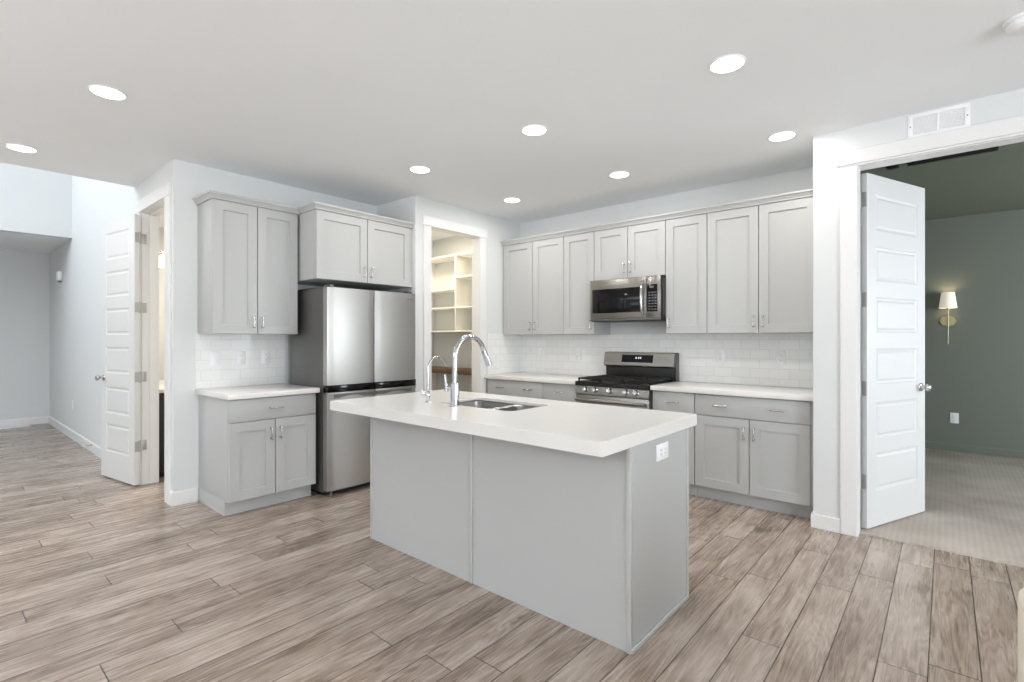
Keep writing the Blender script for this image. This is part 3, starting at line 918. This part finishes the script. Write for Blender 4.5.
# ------------------------------------------------------------------ range
GX0, GX1 = -2.728, -1.966
rg = thing('gas_range', 'stainless freestanding gas range with black cooktop between the base cabinets', 'stove', ((GX0 + GX1) / 2, 4.45, 0))
b = nb(); box(b, GX0, GX1, 4.170, 4.772, .03, .895, .002); obj('body', b, M['dark_side'], rg)
b = nb(); prism(b, [(4.169, .796), (4.112, .796), (4.112, .802), (4.128, .872), (4.169, .872)], 'x', GX0 + .001, GX1 - .001, .002); cpn = obj('control_panel', b, M['steel_h'], rg)
for x in (-2.612, -2.507, -2.347, -2.186, -2.087):
    k = nb(); prof = [(.028, 0), (.028, .006), (.023, .010), (.0215, .030), (.019, .034), (.001, .0345)]
    lathe(k, prof, (0, 0, 0), 24, 'z'); box(k, -.004, .004, -.017, .017, .030, .0365, .002)
    bmesh.ops.transform(k, matrix=Matrix.Translation((x, 4.1195, .837)) @ Matrix.Rotation(R(90 - 12.9), 4, 'X'), verts=k.verts[:])
    obj('knob', k, M['chrome'], rg)
b = nb(); box(b, GX0 - .001, GX1 + .001, 4.116, 4.66, .8955, .914, .004); box(b, GX0, GX1, 4.112, 4.14, .873, .897, .003); obj('cooktop', b, M['black_matte'], rg)
gx = [GX0 + .018, GX0 + .262, GX0 + .500, GX1 - .018]
for i in range(3):
    a, c_ = gx[i] + .003, gx[i + 1] - .003
    b = nb(); z0, z1, y0, y1 = .934, .948, 4.135, 4.640
    for y in (y0, y1 - .012, (y0 + y1) / 2 - .006): box(b, a, c_, y, y + .012, z0, z1, .002)
    for x in (a, c_ - .012): box(b, x, x + .012, y0, y1, z0, z1, .002)
    m_ = (a + c_) / 2; box(b, m_ - .005, m_ + .005, y0, y1, z0, z1, .002)
    for y in (y0 + .12, y1 - .13): box(b, a, c_, y, y + .010, z0, z1, .002)
    for x in (a + .001, c_ - .013):
        for y in (y0 + .001, y1 - .013): box(b, x, x + .012, y, y + .012, .914, z0 + .002)
    obj('grate', b, M['iron'], rg)
for x, y, r in ((gx[0] + .12, 4.27, .045), (gx[0] + .12, 4.51, .036), ((gx[1] + gx[2]) / 2, 4.39, .05), (gx[2] + .12, 4.27, .04), (gx[2] + .12, 4.51, .045)):
    b = nb(); lathe(b, [(r + .012, .9142), (r + .012, .918), (r, .921), (r, .926), (r * .9, .930), (.001, .931)], (x, y, 0), 24); obj('burner', b, M['iron'], rg)
# backguard
b = nb(); box(b, GX0 + .004, GX1 - .004, 4.695, 4.768, .8955, 1.040, .002); obj('back_panel', b, M['black_matte'], rg)
b = nb(); prism(b, [(4.772, 1.036), (4.690, 1.036), (4.655, 1.052), (4.655, 1.062), (4.683, 1.180), (4.692, 1.187), (4.772, 1.187)], 'x', GX0 - .004, GX1 - .004, .0015); bg = obj('backguard', b, M['steel_h'], rg)
b = nb(); box(b, GX1 - .0038, GX1 + .004, 4.70, 4.772, .8955, 1.186, .002); obj('side_cap', b, M['dark_side'], rg)
def onslant(x0, x1, z0, z1, d):
    f = lambda z: 4.655 + (z - 1.062) / (1.180 - 1.062) * (4.683 - 4.655)
    b = nb(); prism(b, [(f(z0) - d, z0), (f(z0) + .004, z0), (f(z1) + .004, z1), (f(z1) - d, z1)], 'x', x0, x1); return b
dsp = obj('display', onslant(-2.525, -2.185, 1.085, 1.160, .0015), M['black_gloss'], bg)
b = nb()
for i in range(3):
    x = -2.372 + i * .021 + (.006 if i else 0)
    for z in (1.124, 1.131, 1.138): merge(b, onslant(x, x + .012, z - .001, z + .001, .0025))
    for xx in (x, x + .0105): merge(b, onslant(xx, xx + .0018, 1.123, 1.139, .0025))
obj('clock_digits', b, M['digits'], dsp)
# oven door
b = nb(); box(b, GX0 + .003, GX1 - .003, 4.128, 4.169, .232, .788, .004); od = obj('oven_door', b, M['steel_h'], rg)
b = nb(); box(b, GX0 + .09, GX1 - .09, 4.1262, 4.135, .32, .66, .002); obj('window', b, M['black_gloss'], od)
b = nb(); tube(b, [(GX0 + .02, 4.085, .742), (GX1 - .02, 4.085, .742)], .0145, 16)
for x in (GX0 + .06, GX1 - .06): tube(b, [(x, 4.130, .742), (x, 4.085, .742)], .010, 12)
obj('handle', b, M['steel_h'], od)
b = nb(); box(b, GX0 + .003, GX1 - .003, 4.130, 4.169, .045, .226, .004); obj('storage_drawer', b, M['steel_h'], rg)
for x in (GX0 + .06, GX1 - .06):
    for y in (4.24, 4.70):
        b = nb(); lathe(b, [(.016, .001), (.016, .03)], (x, y, 0), 14); obj('foot', b, M['black_matte'], rg)

# ------------------------------------------------------------------ microwave
MX0, MX1, MY = -2.722, -1.9635, 4.380
mw = thing('microwave', 'stainless over-range microwave with black glass door under the short cabinet', 'microwave', ((MX0 + MX1) / 2, 4.58, 1.50))
b = nb(); box(b, MX0 + .002, MX1 - .0005, MY + .022, RWY - .010, 1.492, 1.909, .003); obj('body', b, M['black_matte'], mw)
XD = -2.118
b = nb(); box(b, MX0, XD - .0008, MY, MY + .0215, 1.520, 1.906, .003); dr = obj('door', b, M['steel_h'], mw)
b = nb(); box(b, MX0 + .024, XD - .055, MY - .0012, MY + .004, 1.575, 1.812, .002); obj('window', b, M['black_gloss'], dr)
b = nb()
path = [(XD - .030, MY + .001, 1.552), (XD - .030, MY - .018, 1.556), (XD - .030, MY - .032, 1.585), (XD - .030, MY - .042, 1.64), (XD - .030, MY - .046, 1.70), (XD - .030, MY - .042, 1.77), (XD - .030, MY - .032, 1.83), (XD - .030, MY - .018, 1.862), (XD - .030, MY + .001, 1.866)]
tube(b, path, .0115, 14); obj('handle', b, M['chrome'], dr)
b = nb(); box(b, XD + .0008, MX1 - .012, MY, MY + .0215, 1.520, 1.906, .003); cp_ = obj('control_frame', b, M['steel_h'], mw)
b = nb(); box(b, XD + .008, MX1 - .042, MY - .0012, MY + .004, 1.575, 1.828, .002); kp = obj('control_panel', b, M['black_gloss'], mw)
b = nb()
for r_ in range(7):
    for q in range(3):
        x = XD + .026 + q * .029; z = 1.592 + r_ * .026
        box(b, x, x + .018, MY - .0022, MY - .0008, z, z + .008)
obj('keypad', b, M['slot'], kp)
b = nb(); box(b, XD + .034, XD + .074, MY - .0022, MY - .0008, 1.795, 1.808); obj('readout', b, M['slot'], kp)
b = nb(); box(b, MX0, MX1 - .012, MY + .002, MY + .0215, 1.498, 1.5185, .002); obj('bottom_rail', b, M['dark_side'], mw)
b = nb()
for i in range(14): box(b, MX1 - .0006, MX1 + .0002, MY + .030 + i * .010, MY + .035 + i * .010, 1.54, 1.88)
obj('side_louvres', b, M['dark_side'], mw)
for x in (-2.52, -2.17):
    b = nb(); box(b, x - .12, x + .12, MY + .06, MY + .20, 1.4885, 1.4918, .001); obj('grease_filter', b, M['grip'], mw)

# ------------------------------------------------------------------ recessed lights
def downlight(loc, label):
    t = thing('recessed_light', label, 'ceiling light', loc, 'round recessed ceiling lights')
    x, y, z = loc
    b = nb(); lathe(b, [(.079, z - .0005), (.090, z - .0005), (.090, z - .004), (.084, z - .008), (.079, z - .006)], (x, y, 0), 40, caps=False); obj('trim_ring', b, M['plate'], t)
    b = nb(); lathe(b, [(.001, z - .0045), (.0785, z - .0045), (.0785, z - .001), (.001, z - .001)], (x, y, 0), 40); obj('lens', b, M['led'], t)
    ld = bpy.data.lights.new('recessed_lamp', 'AREA'); ld.shape = 'DISK'; ld.size = .15; ld.energy = 6.5; ld.color = (1.0, .96, .91)
    lo = bpy.data.objects.new('lamp', ld); COL.objects.link(lo); lo.parent = t; lo.location = (0, 0, -.012)
    return t
first = downlight((-2.125, 2.705, HC), 'recessed ceiling light directly above the middle of the island')
for loc, lab in (((-3.345, 2.708, HC), 'recessed ceiling light between the refrigerator and the island'),
                 ((-3.365, 3.917, HC), 'recessed ceiling light in front of the pantry doorway'),
                 ((-2.14, 3.916, HC), 'recessed ceiling light in front of the microwave'),
                 ((-.858, 2.706, HC), 'largest-looking recessed ceiling light, over the floor right of the island'),
                 ((-.872, 3.916, HC), 'recessed ceiling light by the white wall end near the bedroom doorway'),
                 ((-3.665, .690, HC), 'recessed ceiling light over open floor in front of the side counter'),
                 ((-5.22, .473, HC), 'recessed ceiling light nearest the edge of the tall entry hall')):
    copy_thing(first, loc, lab)

# ------------------------------------------------------------------ outlets and switches
def plate_mesh(F, u, v, w_=.072, h=.117):
    b = nb(); F.box(b, u - w_ / 2, u + w_ / 2, 0, .006, v - h / 2, v + h / 2, .003); return b
def outlet(name, label, F, u, v, cat, kind, w_=.072, h=.117, group='wall plates'):
    t = thing(name, label, cat, F.pt(u, 0, v), group)
    obj('plate', plate_mesh(F, u, v, w_, h), M['plate'], t)
    if kind == 'outlet':
        for dz in (-.022, .022):
            b = nb(); F.box(b, u - .017, u + .017, .0055, .0078, v + dz - .016, v + dz + .016, .004); s_ = obj('socket', b, M['plate'], t)
            b = nb()
            for du in (-.007, .007): F.box(b, u + du - .0012, u + du + .0012, .0076, .0083, v + dz - .003, v + dz + .006)
            F.box(b, u - .002, u + .002, .0076, .0083, v + dz - .011, v + dz - .007)
            obj('slots', b, M['slot'], s_)
    elif kind == 'wide':
        for du in (-.023, .023):
            b = nb(); F.box(b, u + du - .0165, u + du + .0165, .0055, .0082, v - .022, v + .022, .002); s_ = obj('socket', b, M['plate'], t)
            b = nb()
            for dz in (-.010, .010):
                for dq in (-.006, .006): F.box(b, u + du + dq - .0012, u + du + dq + .0012, .0080, .0086, v + dz - .004, v + dz + .004)
            obj('slots', b, M['slot'], s_)
    else:
        b = nb(); F.box(b, u - .0165, u + .0165, .0055, .0088, v - .033, v + .033, .002); obj('rocker', b, M['plate'], t)
    return t
FT = Face('X+', FWX + .008); FTR = Face('Y-', RWY - .008)
outlet('light_switch', 'white switch plate on tile over the side counter, farthest from the refrigerator', FT, 1.577, 1.155, 'switch', 'switch')
outlet('wall_outlet', 'white outlet in the middle of three plates over the side counter', FT, 1.785, 1.158, 'outlet', 'outlet')
outlet('wall_outlet', 'white outlet on tile over the side counter, nearest the refrigerator', FT, 1.995, 1.158, 'outlet', 'outlet')
outlet('wall_outlet', 'white outlet on range wall tile in the corner nearest the pantry', FTR, -3.641, 1.15, 'outlet', 'outlet')
outlet('wall_outlet', 'white outlet on tile just left of the range', FTR, -3.121, 1.15, 'outlet', 'outlet')
outlet('wall_outlet', 'white outlet on tile right of the range, nearer the range', FTR, -1.572, 1.16, 'outlet', 'outlet')
outlet('wall_outlet', 'white outlet on tile right of the range, nearer the bedroom doorway', FTR, -1.072, 1.158, 'outlet', 'outlet')
outlet('island_outlet', 'sideways white outlet plate on the island end panel under the countertop', Face('X+', IX1 - .0057), 2.235, .798, 'outlet', 'wide', .126, .076)
outlet('wall_outlet', 'white outlet low on the dark green bedroom wall', Face('Y-', BFY), .073, .398, 'outlet', 'outlet', .078, .122)
outlet('wall_outlet', 'white outlet low on the hall wall beyond the open bathroom door', Face('Y-', HALLY), -8.77, .45, 'outlet', 'outlet')

# ------------------------------------------------------------------ other fittings
# return air vent above the bedroom doorway
vt = thing('air_vent', 'white louvred return air vent on the wall above the bedroom doorway', 'vent', (-.037, BDY, 2.585))
b = nb(); v0, v1, u0, u1 = 2.5835, 2.733, -.184, .110
FV = Face('Y-', BDY)
FV.box(b, u0, u1, .0002, .006, v1 - .022, v1, .002); FV.box(b, u0, u1, .0002, .006, v0, v0 + .022, .002)
FV.box(b, u0, u0 + .026, .0002, .006, v0 + .02, v1 - .02, .002); FV.box(b, u1 - .026, u1, .0002, .006, v0 + .02, v1 - .02, .002)
um = (u0 + u1) / 2; FV.box(b, um - .006, um + .006, .0002, .006, v0 + .02, v1 - .02, .002)
obj('frame', b, M['plate'], vt)
b = nb()
for a, c_ in ((u0 + .026, um - .006), (um + .006, u1 - .026)):
    for i in range(9):
        z = v0 + .026 + i * .0112
        prism(b, [(BDY - .0012, z + .0075), (BDY - .0052, z), (BDY - .0042, z - .0006), (BDY - .0004, z + .0068)], 'x', a, c_)
obj('louvres', b, M['plate'], vt)
b = nb(); FV.box(b, u0 + .02, u1 - .02, .0001, .0004, v0 + .02, v1 - .02); obj('back_plate', b, M['vent_dark'], vt)
b = nb()
for u in (u0 + .013, u1 - .013): lathe(b, [(.004, -.0058), (.004, -.0072), (.001, -.0076)], (u, BDY, (v0 + v1) / 2), 12, 'y')
obj('screw', b, M['slot'], vt)
# smoke detector
sd = thing('smoke_detector', 'white round smoke detector on the ceiling near the bedroom doorway', 'smoke detector', (.265, 3.185, HC))
b = nb(); lathe(b, [(.072, HC - .0005), (.072, HC - .012), (.066, HC - .016)], (.265, 3.185, 0), 36); obj('base_ring', b, M['plate'], sd)
b = nb(); lathe(b, [(.060, HC - .0165), (.060, HC - .020), (.064, HC - .024), (.062, HC - .036), (.050, HC - .046), (.030, HC - .050), (.001, HC - .051)], (.265, 3.185, 0), 36); obj('cover', b, M['plate'], sd)
# sensor on the hall wall
sn = thing('motion_sensor', 'small white rounded sensor high on the hall wall near the entry corner', 'sensor', (-9.59, HALLY, 2.16))
b = nb(); FH = Face('Y-', HALLY); FH.box(b, -9.65, -9.52, .0005, .06, 2.150, 2.285, .022); obj('housing', b, M['plate'], sn)
b = nb(); lathe(b, [(.016, 2.125), (.022, 2.135), (.022, 2.151)], (-9.56, HALLY - .030, 0), 18); obj('lens', b, M['slot'], sn)
# doorstop on the hall baseboard
ds = thing('door_stop', 'small metal doorstop sticking out from the hall baseboard', 'doorstop', (-7.52, HALLY - .014, .09))
b = nb(); lathe(b, [(.013, 0), (.013, -.004), (.006, -.007), (.005, -.06)], (-7.52, HALLY - .0145, .09), 14, 'y'); obj('rod', b, M['nickel'], ds)
b = nb(); lathe(b, [(.008, -.058), (.009, -.062), (.009, -.074), (.006, -.078)], (-7.52, HALLY - .0145, .09), 14, 'y'); obj('rubber_tip', b, M['plate'], ds)
# floor register by the entry wall
fg = thing('floor_register', 'flat white floor register at the foot of the far entry wall', 'floor vent', (-10.56, .86, 0))
b = nb(); box(b, -10.63, -10.49, .68, 1.04, .0003, .006, .002); obj('frame', b, M['plate'], fg)
b = nb()
for i in range(16): box(b, -10.61, -10.51, .70 + i * .0205, .711 + i * .0205, .0058, .0075)
obj('slats', b, M['plate'], fg)
# black strip on the bedroom ceiling
b = nb(); box(b, -.236, .292, 5.13, 5.21, HC - .022, HC - .0005, .004); box(b, -.236, .292, 5.155, 5.185, HC - .026, HC - .021, .002)
tag(obj('ceiling_strip', b, M['black_matte'], base=(.028, 5.17, HC)), 'long narrow black strip fixture on the dark green bedroom ceiling', 'ceiling fixture')
b = nb(); box(b, -.375, -.290, 5.13, 5.21, HC - .024, HC - .0005, .004); box(b, -.36, -.305, 5.145, 5.195, HC - .029, HC - .0235, .002)
tag(obj('ceiling_box', b, M['black_matte'], base=(-.33, 5.17, HC)), 'small black box on the green bedroom ceiling just above the open door', 'ceiling fixture')

# wall sconce
SX, SZ = .017, 1.532
sc = thing('wall_sconce', 'brass wall sconce with lit white tapered shade on the dark green wall', 'wall lamp', (SX, BFY, SZ))
b = nb(); pts = []
for i in range(48):
    a = 2 * math.pi * i / 48; q = 1 + .05 * math.cos(8 * a); pts.append((SX + .072 * q * math.cos(a), SZ + .060 * q * math.sin(a)))
prism(b, pts, 'y', BFY - .014, BFY - .0005, .003); obj('backplate', b, M['brass'], sc)
b = nb(); tube(b, [(SX, BFY - .012, SZ), (SX, BFY - .085, SZ)], .007, 12); obj('arm', b, M['brass'], sc)
b = nb(); tube(b, [(SX, BFY - .09, 1.262), (SX, BFY - .09, 1.275), (SX, BFY - .09, 1.66)], [.004, .0065, .0065], 12); lathe(b, [(.011, 1.655), (.014, 1.665), (.012, 1.70)], (SX, BFY - .09, 0), 16); obj('stem', b, M['brass'], sc)
b = nb(); lathe(b, [(.083, 1.678), (.060, 1.862), (.058, 1.862), (.081, 1.678)], (SX, BFY - .09, 0), 40, caps=False); obj('lamp_shade', b, M['shade'], sc)
b = nb(); lathe(b, [(.010, 1.70), (.022, 1.74), (.026, 1.77), (.018, 1.80), (.001, 1.81)], (SX, BFY - .09, 0), 18); obj('bulb', b, M['globe'], sc)
ld = bpy.data.lights.new('sconce_lamp', 'POINT'); ld.energy = 0.8; ld.color = (1, .80, .55); ld.shadow_soft_size = .03
lo = bpy.data.objects.new('sconce_lamp', ld); COL.objects.link(lo); lo.parent = sc; lo.location = (0, -.09, .30)

# ------------------------------------------------------------------ pantry
ps = thing('pantry_shelving', 'white open shelving unit on the side wall inside the pantry', 'shelving', (-4.95, 4.63, 1.40))
PX0, PX1, PF = -5.598, -4.15, 4.48
def board(x0, x1, z): 
    b = nb(); box(b, x0, x1, PF, RWY - .001, z, z + .019, .0015); return b
for x0, x1, z in ((PX0, PX1, 1.412), (PX0, -4.832, 1.722), (PX0, -4.832, 1.962), (-4.811, PX1, 1.718), (-4.811, PX1, 2.112), (PX0, PX1, 2.400)):
    obj('shelf', board(x0, x1, z), M['shelf'], ps)
for x in (-4.8305, PX1 - .002, PX0 + .0):
    b = nb(); box(b, x, x + .0185, PF + .001, RWY - .001, 1.4315, 2.3995, .001); obj('upright', b, M['shelf'], ps)
pc = thing('pantry_counter', 'dark wood counter ledge under the pantry shelves', 'counter', (-4.85, 4.62, .86))
b = nb(); box(b, PX0, -4.13, 4.45, RWY - .001, .868, .930, .003); obj('top', b, M['wood_dark'], pc)
b = nb()
for x in (-5.56, -4.18): box(b, x, x + .03, 4.50, RWY - .001, .001, .8675)
obj('support', b, M['shelf'], pc)

# ------------------------------------------------------------------ bathroom glimpsed past the door
vn = thing('bathroom_vanity', 'dark brown bathroom vanity with white top, seen through the door gap', 'vanity', (-6.25, 1.68, 0))
b = nb(); box(b, -6.9, -5.66, 1.412, 1.95, .06, .808, .003); obj('body', b, M['espresso'], vn)
b = nb(); box(b, -6.92, -5.64, 1.4105, 1.97, .8085, .84, .003); obj('top', b, M['quartz'], vn)
b = nb(); box(b, -6.86, -5.70, 1.45, 1.90, .001, .059); obj('toe_kick', b, M['espresso'], vn)
gl = thing('vanity_light', 'round glass bathroom light glimpsed through the gap beside the open door', 'wall lamp', (-6.25, 1.41, 2.2))
b = nb(); box(b, -6.55, -5.95, 1.4005, 1.425, 2.17, 2.25, .006); obj('backplate', b, M['nickel'], gl)
for x in (-6.42, -6.08):
    b = nb(); lathe(b, [(.015, 2.18), (.05, 2.15), (.062, 2.11), (.05, 2.065), (.02, 2.05), (.001, 2.05)], (x, 1.585, 0), 24); s_ = obj('globe', b, M['globe'], gl)
    b = nb(); tube(b, [(x, 1.42, 2.21), (x, 1.585, 2.21), (x, 1.585, 2.175)], .012, 12); obj('arm', b, M['nickel'], s_)

# ------------------------------------------------------------------ upholstered chair at the right edge
ax, ay = .153, 2.047
ch = thing('armchair', 'cream upholstered armchair whose corner shows at the lower right edge', 'armchair', (ax + .40, ay - .40, 0))
b = nb(); box(b, ax, ax + .80, ay - .16, ay, .14, .632, .038, 4); obj('arm', b, M['cream'], ch)
b = nb(); box(b, ax, ax + .80, ay - .80, ay - .64, .14, .632, .038, 4); obj('arm', b, M['cream'], ch)
b = nb(); box(b, ax + .02, ax + .79, ay - .639, ay - .161, .14, .30, .02, 3); obj('seat_base', b, M['cream'], ch)
b = nb(); box(b, ax + .0, ax + .62, ay - .637, ay - .163, .301, .44, .04, 4); obj('seat_cushion', b, M['cream'], ch)
b = nb(); box(b, ax + .62, ax + .80, ay - .637, ay - .163, .301, .82, .05, 4); obj('back', b, M['cream'], ch)
b = nb(); tube(b, [(ax - .002, ay - .157, .325), (ax - .002, ay + .001, .325), (ax + .3, ay + .002, .325)], .007, 8); obj('piping', b, M['plate'], ch)
for x in (ax + .05, ax + .75):
    for y in (ay - .75, ay - .05):
        b = nb(); tube(b, [(x, y, .001), (x, y, .141)], [.016, .024], 12); obj('leg', b, M['wood_dark'], ch)
